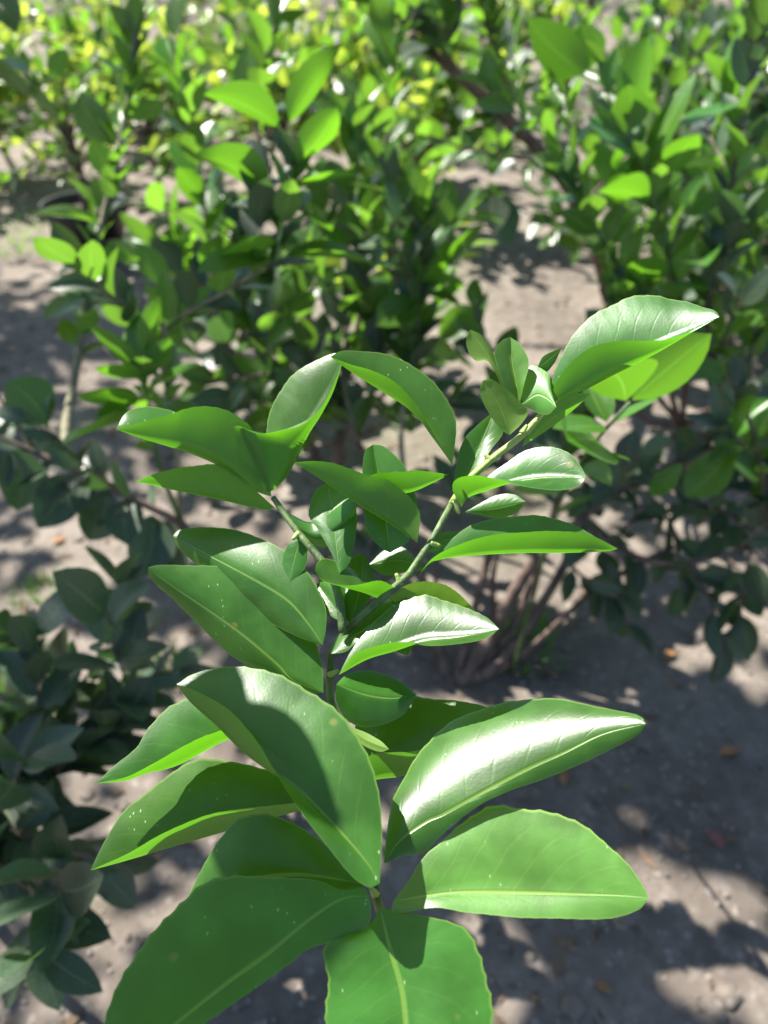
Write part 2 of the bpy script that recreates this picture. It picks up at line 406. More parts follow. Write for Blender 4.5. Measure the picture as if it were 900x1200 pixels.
FL([(412,918),(445,913),(480,907),(530,882),(592,842)],
   [(412,870),(423,828),(450,817),(480,813),(507,817),(537,820),(570,828)],
   [(433,885),(460,881),(487,880),(540,865)], (1.298, .29), (.012, -.008), hw=(.45,.6), petiole=[(405, 900, .285)])
FL([(406,850),(428,866),(456,878)], [(428,858),(446,868)], [(424,872),(444,881)], (1.285, 1.278), (0.002, .0), mat=M_YOUNG, side='u')
FL([(450,1012),(470,984),(500,963),(520,955),(567,930),(617,903),(660,883),(707,860),(757,848)],
   [(452,985),(455,960),(460,935),(472,912),(485,888),(500,868),(520,850),(550,833),(583,823),(610,820),(643,817),(667,820),(700,828),(727,833),(750,839)],
   [(473,1003),(497,1000),(520,977),(560,945),(597,927),(633,915),(677,897),(717,878),(747,862)], (.252, .276), (.011, -.001), hw=(1.0,1.2), bulge=.17, petiole=[(443, 1052, .257)])
FL([(461,1056),(527,1047),(593,1047),(660,1048),(720,1049),(760,1052)],
   [(480,1030),(497,1003),(520,983),(550,957),(577,943),(610,944),(643,950),(680,963),(713,990),(737,1013),(753,1037)],
   [(463,1070),(510,1064),(550,1070),(600,1075),(660,1077),(713,1077),(747,1067)], (.25, .242), (.009, -.005), hw=(.15,.22), mat=M_YOUNG, petiole=[(443, 1056, .256)])  # young-leaf colour used here to make this leaf look more sunlit
FL([(430,1036),(350,1025),(280,1035),(214,1066)],
   [(370,980),(320,955),(280,957),(257,982),(240,1010),(223,1045)],
   [(350,1080),(280,1092)], (.268, .268), (.008, .0), petiole=[(441, 1050, .263)])

# left cluster
FL([(318,582),(303,577),(287,567),(260,548),(227,533),(193,522),(163,513),(136,503)],
   [(312,540),(300,507),(287,493),(270,481),(247,476),(220,478),(200,485),(170,493)],
   [(300,545),(260,505),(225,490),(195,479),(170,476),(148,483)], (1.308, 1.300), (-.004, .013), side='u', petiole=[(322, 588, 1.309)])
FL([(322,595),(307,597),(263,587),(230,580),(193,572),(159,564)],
   [(297,572),(273,553),(253,544),(220,546),(187,553)],
   [(290,572),(255,556),(220,554),(190,558)], (1.312, 1.309), (-.006, .013), side='u', petiole=[(325, 588, 1.309)])
FL([(314,577),(323,572),(337,557),(350,533),(363,507),(377,485),(392,455),(405,412)],
   [(290,550),(277,523),(273,498),(300,508),(327,505),(353,498),(375,480),(392,448)],
   [(306,540),(311,507),(315,483),(327,457),(350,433),(377,419),(396,413)], (1.307, 1.314), (-.010, .008), side='u', petiole=[(320, 590, 1.309)])
FL([(530,545),(521,532),(507,513),(493,494),(477,478),(453,462),(427,446),(403,430),(387,418)],
   [(535,505),(531,481),(515,454),(493,434),(472,421),(448,413),(423,411),(400,411)],
   [(520,528),(507,506),(493,482),(480,464),(461,446),(437,434),(411,427)], (.353, .345), (.012, -.013), hw=(.3,.3), petiole=[(533, 586, .352), (533, 565, .352)])
# middle cluster
FL([(489,636),(455,613),(427,596),(400,578),(373,560),(345,542)],
   [(493,603),(485,587),(469,571),(453,561),(427,555),(400,545),(384,541),(365,540)],
   [(470,600),(440,574),(405,555),(375,545)], (.338, .325), (-.003, .016), side='u', petiole=[(481, 668, .337), (484, 650, .338)])
FL([(400,576),(440,580),(480,577),(507,566),(526,556)],
   [(435,556),(464,553),(491,551)], [(440,562),(470,560),(500,554)], (.352, .356), (-.004, .012), side='u')
FL([(457,648),(452,610),(446,570),(437,521)],
   [(444,640),(431,624),(426,600),(424,560),(427,530)],
   [(480,633),(488,610),(488,585),(478,552),(467,537),(450,523)], (.355, .40), (-.004, -.004), petiole=[(457, 692, .334), (457, 665, .345)])
FL([(325,590),(345,613),(370,629),(395,619),(410,601),(419,584)],
   [(344,604),(364,612),(382,604),(396,593),(411,583)],
   [(344,622),(362,636),(376,642),(389,638),(404,622),(416,604)], (1.306, 1.300), (.004, .006), petiole=[(322, 586, 1.309)])
FL([(398,672),(394,640),(390,600),(384,566)],
   [(389,650),(375,625),(362,605),(364,588),(371,573)],
   [(410,658),(417,630),(418,600),(406,578)], (.345, .372), (.0, .0), hw=(.6,.95), petiole=[(398, 700, .33)])
FL([(466,690),(448,701),(424,694),(398,687),(378,681),(369,669)],
   [(445,682),(427,681),(418,671),(402,660),(382,654),(372,659)],
   [(445,680),(420,685),(398,686),(379,680)], (.335, .325), (.009, -.010), petiole=[(470, 686, .333)])
FL([(410,732),(418,705),(424,680),(425,648)],
   [(402,715),(405,690),(408,664),(416,650)], [(424,715),(437,695),(439,678),(432,658)], (.335, .375), (.0, .0), hw=(.7,.95))
FL([(405,730),(392,712),(382,698),(371,683)],
   [(388,722),(374,702)], [(404,708),(398,690),(385,682)], (.333, .36), (.002, .0), hw=(.7,.95))
FL([(500,668),(470,657),(432,662)], [(472,641),(450,645)], [(472,672),(450,674)], (1.325, 1.33), (.004, .002), hw=(.8,.95))
FL([(436,748),(420,722),(396,700)], [(430,722),(414,703)], [(412,735),(398,716)], (1.305, 1.32), (.004, .002), hw=(.7,.9))
FL([(545,600),(580,596),(616,588)], [(580,581),(602,579)], [(580,607),(604,602)], (1.325, 1.33), (.004, .002), hw=(.6,.8))
FL([(452,718),(470,740),(478,768)], [(474,728),(486,750)], [(452,742),(462,762)], (1.315, 1.31), (.004, .002), hw=(.3,.4))
FL([(352,628),(345,655),(338,684)], [(360,642),(358,665)], [(336,640),(330,664)], (1.304, 1.31), (.002, .002), hw=(.3,.5))
FL([(498,648),(520,634),(548,628)], [(515,626),(532,622)], [(522,646),(540,640)], (1.303, 1.31), (.003, .001), hw=(.5,.7))
FL([(428,712),(405,690),(388,672)], [(418,692),(402,676)], [(408,704),(392,688)], (1.300, 1.312), (.003, .001), hw=(.4,.7))
for p0, p1 in (((531,588,.352),(538,602,.349)), ((505,636,.343),(516,640,.341)), ((470,685,.333),(464,672,.331)), ((387,790,1.301),(396,786,1.297)), ((612,508,.361),(618,498,.359)), ((575,540,.359),(568,532,.357)), ((350,625,1.303),(343,632,1.301)), ((440,1048,.262),(434,1040,.258))):
    obj('bud', tube_mesh('bud', [fat(*p0), fat(*p1)], .0015, .0006, n=6), M_STEMY, FP)
# right cluster
FL([(530,592),(546,555),(562,522),(579,482)],
   [(532,560),(541,519),(557,500)], [(552,560),(576,527),(590,505)], (.362, .40), (.0, -.003))
FL([(592,470),(586,442),(572,416),(559,399),(551,386)],
   [(583,442),(571,423),(558,423),(549,413),(546,398)], [(590,450),(584,429),(576,410),(565,393)], (.358, .352), (-.003, .003), side='u', mat=M_YOUNG)
FL([(608,478),(605,450),(600,425),(598,395)],
   [(592,455),(583,432),(579,413),(588,399)], [(613,455),(620,425),(611,405)], (.362, .385), (-.004, -.003), mat=M_YOUNG)
FL([(612,474),(628,463),(640,466),(652,477)],
   [(611,448),(619,430),(631,429),(643,440),(646,458)], [(630,484),(642,486)], (.358, .345), (.006, .0), hw=(.9,.9), mat=M_YOUNG, petiole=[(622, 500, .361)])
FL([(597,510),(590,487),(580,466),(566,446)],
   [(587,503),(573,485),(562,460)], [(612,496),(619,482),(608,469),(592,455),(576,444)], (.35, .338), (-.002, -.002), side='u', mat=M_YOUNG, petiole=[(584, 534, .358), (594, 524, .352)])
FL([(541,594),(549,583),(568,576),(600,566),(640,560),(687,558)],
   [(555,575),(573,557),(595,541),(619,526),(645,523),(667,530),(680,545)],
   [(530,574),(535,561),(557,557),(584,562),(613,570),(651,575),(677,570)], (.346, .342), (.010, -.008), hw=(.6,.8), petiole=[(531, 604, .349), (538, 602, .347)])
FL([(488,678),(507,659),(532,653),(569,650),(616,648),(662,648),(709,646),(724,643)],
   [(507,652),(528,632),(553,614),(584,606),(622,603),(653,608),(678,617),(696,628)],
   [(507,654),(535,639),(569,628),(616,623),(653,622),(690,626)], (.338, .338), (.016, -.006), hw=(.4,.4), petiole=[(478, 680, .335)])
FL([(455,702),(490,716),(525,722),(557,715)],
   [(475,686),(495,681),(515,683),(535,693)], [(480,705),(520,705),(545,708)], (.338, .35), (-.004, .012), side='u', mat=M_YOUNG)
FL([(645,472),(660,467),(687,456),(716,441),(744,427),(773,412),(800,396),(843,371)],
   [(646,452),(649,436),(664,404),(681,381),(701,363),(724,352),(744,345),(768,345),(785,350),(805,353),(822,359),(838,364)],
   [(647,461),(652,447),(666,427),(687,410),(707,401),(736,399),(762,399),(788,396),(814,387)], (.364, .36), (.016, -.003), hw=(.3,1.1), petiole=[(640, 480, .365)])
FL([(612,524),(632,503),(660,482),(692,461)],
   [(620,502),(640,478),(665,462)], [(625,515),(650,498),(675,478)], (.366, .382), (-.002, .004), side='u')
FL([(630,430),(640,424),(658,408)], [(636,418),(647,412)], [(640,436),(650,425)], (.385, .40), (.0, .0))
for p0, p1 in (((590,549,.358),(578,560,.354)), ((616,508,.361),(629,492,.358))):
    obj('petiole', tube_mesh('petiole', [fat(*p0), fat(*p1)], .0013, .0010, n=5), M_STEMY, FP)

# ------------------------------------------------------------------ shared leaf shapes for the bushes behind
def generic_leaf(i, mat, hi=False):
    rg = random.Random(100 + i)
    n, M = (9, 2)
    fold = rg.uniform(.1, .6); arch = rg.uniform(-.1, .55); wid = rg.uniform(.22, .285); twist = rg.uniform(-.35, .35); side = rg.uniform(-.12, .12)
    rows = []
    for k in range(n):
        t = k / (n - 1)
        w = wid * (math.sin(math.pi * min(1, t ** .85)) ** .75 if 0 < t < 1 else 0.012)
        ang = arch * (t - .25) * 1.6
        y = .06 + .94 * (t - arch * .12 * t * t); z = -arch * .42 * t * t + .06 * t; x = side * math.sin(math.pi * t)
        row = []
        for s in (-1, -.5, 0, .5, 1):
            a = abs(s); f = fold * (1 - .25 * t)
            px = s * w * math.cos(f * (.6 + .4 * a)); pz = a * w * math.sin(f * (.6 + .4 * a))
            tw = twist * t
            row.append((x + px * math.cos(tw) - pz * math.sin(tw), y, z + px * math.sin(tw) + pz * math.cos(tw)))
        rows.append(row)
    me = leaf_mesh_from_rows('bush_leaf', rows, 5, mat)
    if Vector(me.polygons[n // 2 * 4].normal).z < 0: me.flip_normals()
    # short petiole
    return me
LIB = {m.name: [generic_leaf(i, m) for i in range(9)] for m in (M_LEAF, M_TUFT, M_YOUNG, M_MID, M_DARK, M_YEL)}

def put_leaf(root, p, d, nrm, L, mat, rg=random):
    d = d.normalized(); nrm = (nrm - d * nrm.dot(d))
    if nrm.length < 1e-4: nrm = Vector((0, 0, 1)) - d * d.z
    nrm.normalize(); x = d.cross(nrm)
    o = obj('leaf', rg.choice(LIB[mat.name]), None, root)
    Mx = Matrix((x, d, nrm)).transposed().to_4x4() @ Matrix.Diagonal((L * rg.uniform(.9, 1.15), L, L, 1))
    Mx.translation = p
    o.matrix_parent_inverse = Matrix(); o.matrix_basis = Matrix.Translation(-root.location) @ Mx
    return o

DENS = 1.35
def rdir(rg):
    while True:
        v = Vector((rg.uniform(-1, 1), rg.uniform(-1, 1), rg.uniform(-1, 1)))
        if .1 < v.length < 1: return v.normalized()

def leafy(root, P, rg, n, L, mats, t0=.15, up=.35, spread=1.0):
    n = int(n * DENS + .5)
    """n leaves spiralling along the twig P (list of Vectors)"""
    m = len(P); az = rg.uniform(0, 6.28)
    for k in range(n):
        t = t0 + (1 - t0) * (k + .6) / n
        i = min(m - 2, int(t * (m - 1))); f = t * (m - 1) - i
        p = P[i].lerp(P[i+1], f); tg = (P[i+1] - P[i]).normalized()
        a = tg.orthogonal().normalized(); b = tg.cross(a)
        az += 2.4 + rg.uniform(-.4, .4)
        rad = a * math.cos(az) + b * math.sin(az)
        open_ = rg.uniform(.75, 1.25) * spread * (1 - .45 * t)
        d = tg * math.cos(open_) + rad * math.sin(open_) + Vector((0, 0, up * rg.uniform(.2, 1)))
        nr = tg * .3 + Vector((-.2, -.1, .85)) + rdir(rg) * .5 - rad * .2
        put_leaf(root, p, d, nr, rg.uniform(*L) * (1 - .15 * t), rg.choice(mats), rg)

def twig(root, pts, r0, r1, mat, rg, nleaf=10, L=(.06, .085), mats=(M_MID,), sides=0, slen=(.07, .14), sleaf=6, t0=.1, name='twig', up=.35, world=False):
    W = [Vector(p) if world else at(*p) for p in pts]
    obj(name, tube_mesh(name, W, r0, r1, wob=.15), mat, root)
    P = [Vector(p) for p in crom(W, 24)]
    if nleaf: leafy(root, P, rg, nleaf, L, mats, t0, up)
    for s in range(sides):
        t = t0 + (1 - t0) * (s + rg.uniform(.2, .9)) / sides
        i = min(22, int(t * 23)); tg = (P[i+1] - P[i]).normalized()
        d = (tg * .5 + rdir(rg) * .9 + Vector((0, 0, .45))).normalized()
        ln = rg.uniform(*slen); q = P[i]
        Q = [q, q + d * ln * .5 + Vector((0, 0, .01)), q + d * ln + Vector((0, 0, .03))]
        obj('twig', tube_mesh('twig', Q, max(.0012, r1 * .8), .0009, n=6, sides=5), mat, root)
        leafy(root, [Vector(p) for p in crom(Q, 10)], rg, sleaf, L, mats, .15, up)

def bl(root, base, tip, nrm, L_scale=1.0, mat=M_MID, rg=random.Random(5), w=1.0):
    """a placed leaf: base and tip given as (x, y, depth), upper face turned towards nrm"""
    p, q = at(*base), at(*tip); d = q - p
    o = put_leaf(root, p, d, Vector(nrm), d.length * L_scale, mat, rg)
    o.scale.x *= w
    return o
UPN = (0, 0, 1); SUNW = (-.1, .9, .5)      # lying flat / upper face turned to the light, underside to the viewer
BACK = (0, -.5, 1); SHEEN = (-.35, -.2, .9)

# bush behind on the left: forked stems, a low dark branch and a tall straight shoot
rg = random.Random(21)
b = gpt(300, 800); B1 = empty('citrus_bush', b)
tag(B1, 'left citrus bush with two bright green leaf tufts on thin stems behind the nearest plant', 'bush')
obj('trunk', tube_mesh('trunk', [b, at(285, 740, 1.18), at(250, 670, 1.05), at(212, 612, .95)], .009, .006, wob=.2), M_BARK, B1)
twig(B1, [(212,612,.95),(130,572,.92),(60,538,.92),(-20,505,.9)], .0045, .003, M_BARK, rg, 12, (.05,.065), (M_DARK,), 2, sleaf=5, up=-.3)
twig(B1, [(212,612,.95),(185,540,.87),(175,480,.8),(168,440,.77)], .003, .0016, M_STEM, rg, 7, (.045,.06), (M_MID,), t0=.5)
twig(B1, [(212,612,.95),(205,500,.88),(190,395,.82),(260,345,.79),(325,305,.76)], .0035, .002, M_TWIG, rg, 14, (.05,.065), (M_MID, M_DARK), 2, t0=.35)
twig(B1, [(325,305,.76),(332,250,.755),(343,195,.75)], .0028, .0018, M_STEMY, rg, 5, (.045,.06), (M_MID,), t0=.0)
twig(B1, [(75,533,.92),(80,480,.96),(88,440,.98),(118,270,1.0),(145,150,.98),(160,30,.96)], .006, .003, M_TWIG, rg, 26, (.045,.062), (M_MID,), 0, t0=.25)
for bs, tp, nn in (((116,262,1.0),(36,240,.96),UPN), ((112,300,1.0),(62,318,.97),SHEEN), ((106,345,.99),(48,372,.95),UPN), ((138,175,.98),(92,105,.97),SHEEN), ((150,95,.97),(108,60,.95),UPN), ((158,40,.96),(128,5,.95),SUNW),
                   ((130,220,.99),(170,185,.97),UPN), ((112,305,1.0),(165,300,.98),SUNW), ((104,360,.99),(150,350,.97),UPN), ((145,140,.98),(195,120,.96),SUNW), ((120,250,1.0),(85,205,1.0),SUNW), ((150,110,.97),(190,75,.95),UPN),
                   ((-12,70,.9),(34,82,.88),UPN), ((-10,85,.9),(40,108,.88),SUNW), ((30,108,.9),(74,140,.88),SUNW), ((-10,0,.9),(20,38,.88),SHEEN), ((60,95,.92),(78,55,.9),SUNW)):
    bl(B1, bs, tp, nn, 1, M_MID)
twig(B1, [(-20,505,.9),(-40,330,.92),(-25,180,.92),(-10,80,.9),(30,105,.9),(62,92,.92)], .004, .0015, M_TWIG, rg, 0)
# top tuft
for bs, tp, nn, ww in (((336,150,.75),(396,40,.72),(-.4,.8,.2),.8), ((334,152,.75),(237,108,.72),SUNW,1.0), ((345,196,.75),(396,122,.70),SUNW,.95),
                   ((322,230,.76),(224,178,.72),SUNW,.95), ((330,262,.76),(265,225,.80),UPN,1.0), ((335,225,.75),(420,205,.74),UPN,1.0), ((330,285,.76),(245,300,.72),SUNW,1.0),
                   ((328,300,.76),(440,310,.76),UPN,1.0), ((335,240,.75),(390,270,.80),UPN,1.0), ((318,308,.76),(230,320,.70),UPN,1.1)):
    bl(B1, bs, tp, nn, 1, M_TUFT, w=ww)
# left tuft
for bs, tp, nn, ww in (((172,425,.77),(188,345,.76),(-.9,.4,.1),.8), ((165,425,.77),(158,365,.78),SHEEN,1.0), ((168,445,.77),(110,425,.72),SUNW,1.2), ((170,440,.77),(105,375,.75),SUNW,1.0),
                   ((170,455,.77),(235,425,.74),UPN,1.0), ((172,440,.77),(200,395,.76),SUNW,1.0), ((165,470,.77),(90,460,.72),SUNW,1.2), ((170,490,.78),(60,505,.70),SUNW,1.0),
                   ((60,500,.8),(5,445,.82),SHEEN,1.2), ((172,480,.78),(240,480,.74),UPN,1.0), ((165,470,.78),(110,490,.74),UPN,1.0)):
    bl(B1, bs, tp, nn, 1, M_TUFT, w=ww)
# dark leaves hanging from the low branch
for bs, tp in (((180,598,.94),(160,680,.93)), ((100,558,.92),(85,600,.9)), ((195,605,.95),(205,690,.95)), ((130,570,.92),(100,640,.93)), ((90,553,.92),(45,620,.9)), ((20,520,.9),(20,600,.92)), ((150,580,.93),(150,640,.9)), ((0,520,.9),(10,570,.9))):
    bl(B1, bs, tp, (rg.uniform(-.6,.6), -1, .3), 1, M_DARK, w=1.25)

# bush straight behind
DENS = .95
rg = random.Random(4)
b = gpt(538, 802); B2 = empty('citrus_bush', b)
tag(B2, 'citrus bush with several brown stems from one foot, straight behind the nearest plant', 'bush')
tw = dict(L=(.06, .085), mats=(M_MID, M_MID, M_DARK))
def stem(root, pts, r0, r1, mat=M_BARK):
    obj('stem', tube_mesh('stem', [at(*p) for p in pts], r0, r1, sides=8, wob=.25), mat, root)
gzb = gz(802)
stem(B2, [(538,804,gzb),(572,752,1.2),(605,690,1.16),(640,640,1.12)], .013, .008)
stem(B2, [(530,802,gzb),(515,765,1.22),(498,690,1.2),(478,600,1.2)], .009, .006)
stem(B2, [(545,800,gzb),(590,770,1.2),(640,700,1.2),(690,610,1.16)], .010, .006)
stem(B2, [(535,800,gzb),(560,700,1.22),(585,600,1.2),(590,500,1.2)], .007, .005)
twig(B2, [(640,640,1.12),(720,580,1.1),(800,540,1.08),(900,500,1.05)], .006, .003, M_BARK, rg, 12, (.05,.07), (M_DARK,), 3, up=-.2)
twig(B2, [(690,610,1.16),(740,650,1.1),(800,660,1.06),(880,640,1.03)], .005, .003, M_BARK, rg, 12, (.05,.07), (M_DARK,), 2, up=-.5)
twig(B2, [(660,655,1.14),(700,690,1.1),(725,700,1.08)], .003, .002, M_BARK, rg, 6, (.045,.06), (M_DARK,), 0, up=-.8)
twig(B2, [(640,640,1.12),(660,560,1.12),(690,480,1.1),(740,420,1.08)], .005, .002, M_BARK, rg, 16, **tw, sides=3)
twig(B2, [(590,500,1.2),(600,440,1.2),(570,400,1.2),(560,360,1.18)], .004, .002, M_TWIG, rg, 8, **tw, sides=0)
twig(B2, [(478,600,1.2),(470,500,1.2),(488,400,1.18),(492,310,1.15),(500,240,1.1)], .005, .0022, M_TWIG, rg, 30, **tw, sides=3, t0=.4)
twig(B2, [(478,600,1.2),(420,520,1.22),(370,440,1.2),(325,380,1.2),(318,320,1.2)], .006, .003, M_BARK, rg, 20, **tw, sides=4, t0=.3)
twig(B2, [(370,440,1.2),(300,440,1.15),(240,450,1.1)], .003, .002, M_BARK, rg, 12, **tw, sides=2)
twig(B2, [(420,520,1.22),(400,430,1.2),(420,340,1.2),(440,250,1.16)], .004, .002, M_TWIG, rg, 16, **tw, sides=3)
for pts, r0 in (([(545,802,gzb),(600,735,1.2),(632,660,1.16),(655,590,1.14)], .007), ([(522,803,gzb),(506,740,1.24),(512,670,1.22),(520,600,1.2)], .005), ([(550,802,gzb),(575,735,1.22),(580,660,1.2),(610,590,1.18)], .006),
                ([(552,803,gzb),(620,760,1.2),(700,690,1.14),(790,640,1.1)], .006), ([(528,803,gzb),(490,770,1.24),(455,720,1.22)], .005)):
    stem(B2, pts, r0, r0 * .55)
for pts in ([(690,610,1.16),(715,670,1.12),(735,735,1.1)], [(800,655,1.06),(830,700,1.05),(850,755,1.05)], [(880,640,1.03),(872,690,1.03),(862,745,1.04)], [(760,580,1.1),(790,620,1.1),(800,690,1.1)], [(455,720,1.22),(440,680,1.2),(430,630,1.18)], [(520,600,1.2),(540,560,1.18),(560,520,1.16)]):
    twig(B2, pts, .0025, .0014, M_BARK, rg, 8, (.055,.075), (M_DARK,), 0, up=-.6)
for bs, tp, nn in (((495,330,1.15),(545,320,1.1),SUNW), ((495,305,1.15),(540,255,1.12),UPN), ((490,320,1.15),(430,300,1.1),UPN), ((495,345,1.15),(540,360,1.12),UPN), ((490,350,1.15),(440,385,1.1),BACK), ((495,290,1.13),(455,270,1.1),BACK)):
    bl(B2, bs, tp, nn, 1, M_TUFT)

# bush on the right with the bright tuft
DENS = 1.3
rg = random.Random(9)
b = gpt(930, 745); B3 = empty('citrus_bush', b)
tag(B3, 'right citrus bush with a tuft of bright backlit leaves near the top right corner', 'bush')
obj('trunk', tube_mesh('trunk', [b, at(905, 640, 1.15), at(860, 520, 1.1), at(815, 400, 1.05)], .010, .005, wob=.2), M_BARK, B3)
twig(B3, [(815,400,1.05),(785,310,1.0),(765,230,.96),(755,195,.95)], .0035, .0018, M_STEM, rg, 10, (.05,.065), (M_MID,), 2, t0=.1)
twig(B3, [(815,400,1.05),(740,330,1.05),(690,250,1.0),(668,150,1.0),(655,60,1.0)], .003, .0015, M_STEM, rg, 16, (.05,.065), (M_MID,), 2, t0=.2)
twig(B3, [(860,520,1.1),(830,380,1.0),(850,260,.98),(870,140,.95),(890,30,.92)], .004, .002, M_BARK, rg, 22, (.05,.07), (M_MID, M_DARK), 4, t0=.15)
twig(B3, [(905,640,1.15),(890,540,.95),(870,470,.9),(850,440,.88)], .004, .002, M_BARK, rg, 12, (.05,.07), (M_MID, M_DARK), 2)
twig(B3, [(905,640,1.15),(850,600,1.1),(800,590,1.06)], .003, .002, M_BARK, rg, 10, (.05,.06), (M_DARK,), 1, up=-.4)
twig(B3, [(755,195,.95),(720,130,.95),(700,80,.95)], .002, .0012, M_STEM, rg, 6, (.045,.06), (M_MID,))
for bs, tp, nn, ww in (((757,205,.95),(812,75,.93),(-.7,-.1,.7),.8), ((738,155,.95),(765,40,.93),(-.4,.8,.4),1.0), ((735,160,.95),(735,95,.92),SUNW,1.3), ((785,205,.95),(820,155,.9),SUNW,1.4),
                   ((690,85,.95),(680,25,.93),SUNW,1.4), ((755,195,.95),(690,130,.97),UPN,.9), ((790,150,.95),(884,110,.95),UPN,1.0), ((690,90,.95),(618,20,.95),SUNW,1.0), ((765,235,.96),(700,225,.92),SUNW,1.0),
                   ((800,255,.98),(862,218,.95),BACK,.8), ((780,330,1.0),(740,300,.95),SUNW,1.2), ((840,300,1.0),(820,295,.9),SUNW,1.2),((770,340,1.0),(840,330,.95),UPN,1.1),((800,585,.95),(862,520,.92),SHEEN,1.1),((850,520,.95),(905,460,.92),SHEEN,1.1),((760,585,.98),(800,540,.97),SHEEN,1.0)):
    bl(B3, bs, tp, nn, 1, M_TUFT, w=ww)

# upright leafy shoots between the near bushes
rg = random.Random(71)
b = gpt(390, 600); B7 = empty('citrus_bush', b)
tag(B7, 'citrus bush of upright leafy shoots spreading behind the upper leaf tufts', 'bush')
hub = at(400, 500, 1.42)
obj('trunk', tube_mesh('trunk', [b, at(395, 560, 1.5), hub], .014, .010, wob=.2), M_BARK, B7)
for pts, n_, mm in (([(250,345,1.2),(235,210,1.14),(212,110,1.1),(200,40,1.08)], 17, (M_MID, M_TUFT)), ([(405,330,1.2),(412,230,1.15),(428,140,1.1)], 14, (M_MID, M_TUFT)),                     ([(440,220,1.25),(462,110,1.18),(452,30,1.15)], 14, (M_MID, M_TUFT)), ([(300,150,1.15),(312,70,1.1),(330,0,1.08)], 13, (M_MID,)), ([(480,420,1.25),(520,330,1.2),(530,250,1.18)], 13, (M_MID, M_TUFT)),
                    ([(340,400,1.25),(380,300,1.2),(372,215,1.16)], 14, (M_MID,)), ([(280,420,1.25),(290,330,1.18),(280,260,1.15)], 12, (M_MID, M_DARK)), ([(440,500,1.35),(480,480,1.25),(540,470,1.18)], 12, (M_DARK, M_MID)), ([(380,520,1.35),(330,480,1.25),(280,470,1.18)], 12, (M_DARK, M_MID)),
                    ([(430,470,1.3),(450,400,1.22),(430,350,1.18)], 12, (M_DARK, M_MID))):
    s0 = at(*pts[0])
    obj('stem', tube_mesh('stem', [hub, hub.lerp(s0, .55) + Vector((0, .02, -.03)), s0], .006, .004, wob=.2), M_BARK, B7)
    twig(B7, pts, .004, .0018, M_TWIG, rg, int(n_*.85), (.068, .095), mm, 0, t0=.05)
b = gpt(800, 560); B8 = empty('citrus_bush', b)
tag(B8, 'citrus bush of upright leafy shoots at the right, under the bright tuft', 'bush')
hub = at(800, 500, 1.5)
obj('trunk', tube_mesh('trunk', [b, at(800, 530, 1.56), hub], .014, .010, wob=.2), M_BARK, B8)
for pts, n_, mm in (([(830,340,1.25),(842,230,1.2),(850,150,1.15),(845,80,1.12)], 17, (M_MID, M_TUFT)), ([(705,340,1.3),(722,240,1.22),(728,160,1.18)], 14, (M_MID, M_TUFT)), ([(880,440,1.3),(886,340,1.22),(880,260,1.18)], 14, (M_MID,)),
                    ([(790,400,1.3),(785,310,1.22),(800,250,1.2)], 13, (M_MID,)), ([(740,470,1.4),(720,410,1.3),(735,350,1.25)], 12, (M_DARK, M_MID)), ([(850,500,1.4),(860,440,1.3),(830,390,1.25)], 12, (M_DARK, M_MID)),
                    ([(860,560,1.4),(880,530,1.25),(900,560,1.15)], 12, (M_DARK,)), ([(760,540,1.42),(720,560,1.3),(690,590,1.25)], 12, (M_DARK,))):
    s0 = at(*pts[0])
    obj('stem', tube_mesh('stem', [hub, hub.lerp(s0, .55) + Vector((0, .02, -.03)), s0], .006, .004, wob=.2), M_BARK, B8)
    twig(B8, pts, .004, .0018, M_TWIG, rg, int(n_*.85), (.068, .095), mm, 0, t0=.05)

# small shoot just behind the right cluster of the nearest plant
rg = random.Random(12)
b = gpt(600, 790); B4 = empty('citrus_sapling', b)
tag(B4, 'slim young citrus shoot with light green leaves close behind the right leaf cluster', 'plant')
obj('stem', tube_mesh('stem', [b, at(625, 700, 1.0), at(648, 610, .75), at(685, 535, .60), at(715, 497, .55), at(738, 472, .53)], .003, .0013, sides=7, wob=.1), M_STEM, B4)
for bs, tp, nn, ww in (((736,474,.53),(834,385,.50),(.2,1,.3),.9), ((735,472,.53),(704,428,.49),SUNW,1.8), ((712,498,.55),(690,440,.56),BACK,1.2), ((718,496,.55),(772,463,.53),UPN,.9), ((712,500,.55),(648,493,.53),UPN,.9),
                       ((700,515,.57),(668,512,.52),BACK,1.5), ((690,530,.58),(742,535,.54),SUNW,.9), ((672,550,.62),(718,560,.58),UPN,1), ((660,580,.66),(600,560,.7),UPN,1.0)):
    bl(B4, bs, tp, nn, 1, M_TUFT, w=ww)

# low dark bush bottom left
rg = random.Random(33)
b = gpt(-70, 1000); B5 = empty('citrus_bush', b)
tag(B5, 'low dark green citrus bush in the shade at the lower left corner', 'bush')
tk = dict(L=(.058, .085), mats=(M_DARK,))
obj('trunk', tube_mesh('trunk', [b, at(-70, 980, .85), at(-50, 950, .78)], .008, .006, wob=.2), M_BARK, B5)
twig(B5, [(-50,950,.78),(50,910,.76),(120,860,.78),(165,800,.82)], .004, .0018, M_BARK, rg, 16, **tk, sides=2, up=0)
twig(B5, [(-50,950,.78),(30,980,.72),(90,1000,.72),(130,1010,.75)], .003, .0018, M_BARK, rg, 12, **tk, sides=2, up=-.2)
twig(B5, [(-50,950,.78),(10,860,.8),(60,820,.84),(110,800,.88)], .003, .0018, M_BARK, rg, 12, **tk, sides=2)
twig(B5, [(-50,950,.78),(0,1010,.72),(40,1050,.72),(60,1080,.74)], .003, .0018, M_BARK, rg, 8, **tk, sides=1, up=-.6)

twig(B5, [(-50,950,.78),(40,890,.8),(130,840,.84),(205,795,.88)], .0035, .0016, M_BARK, rg, 13, **tk, sides=2)

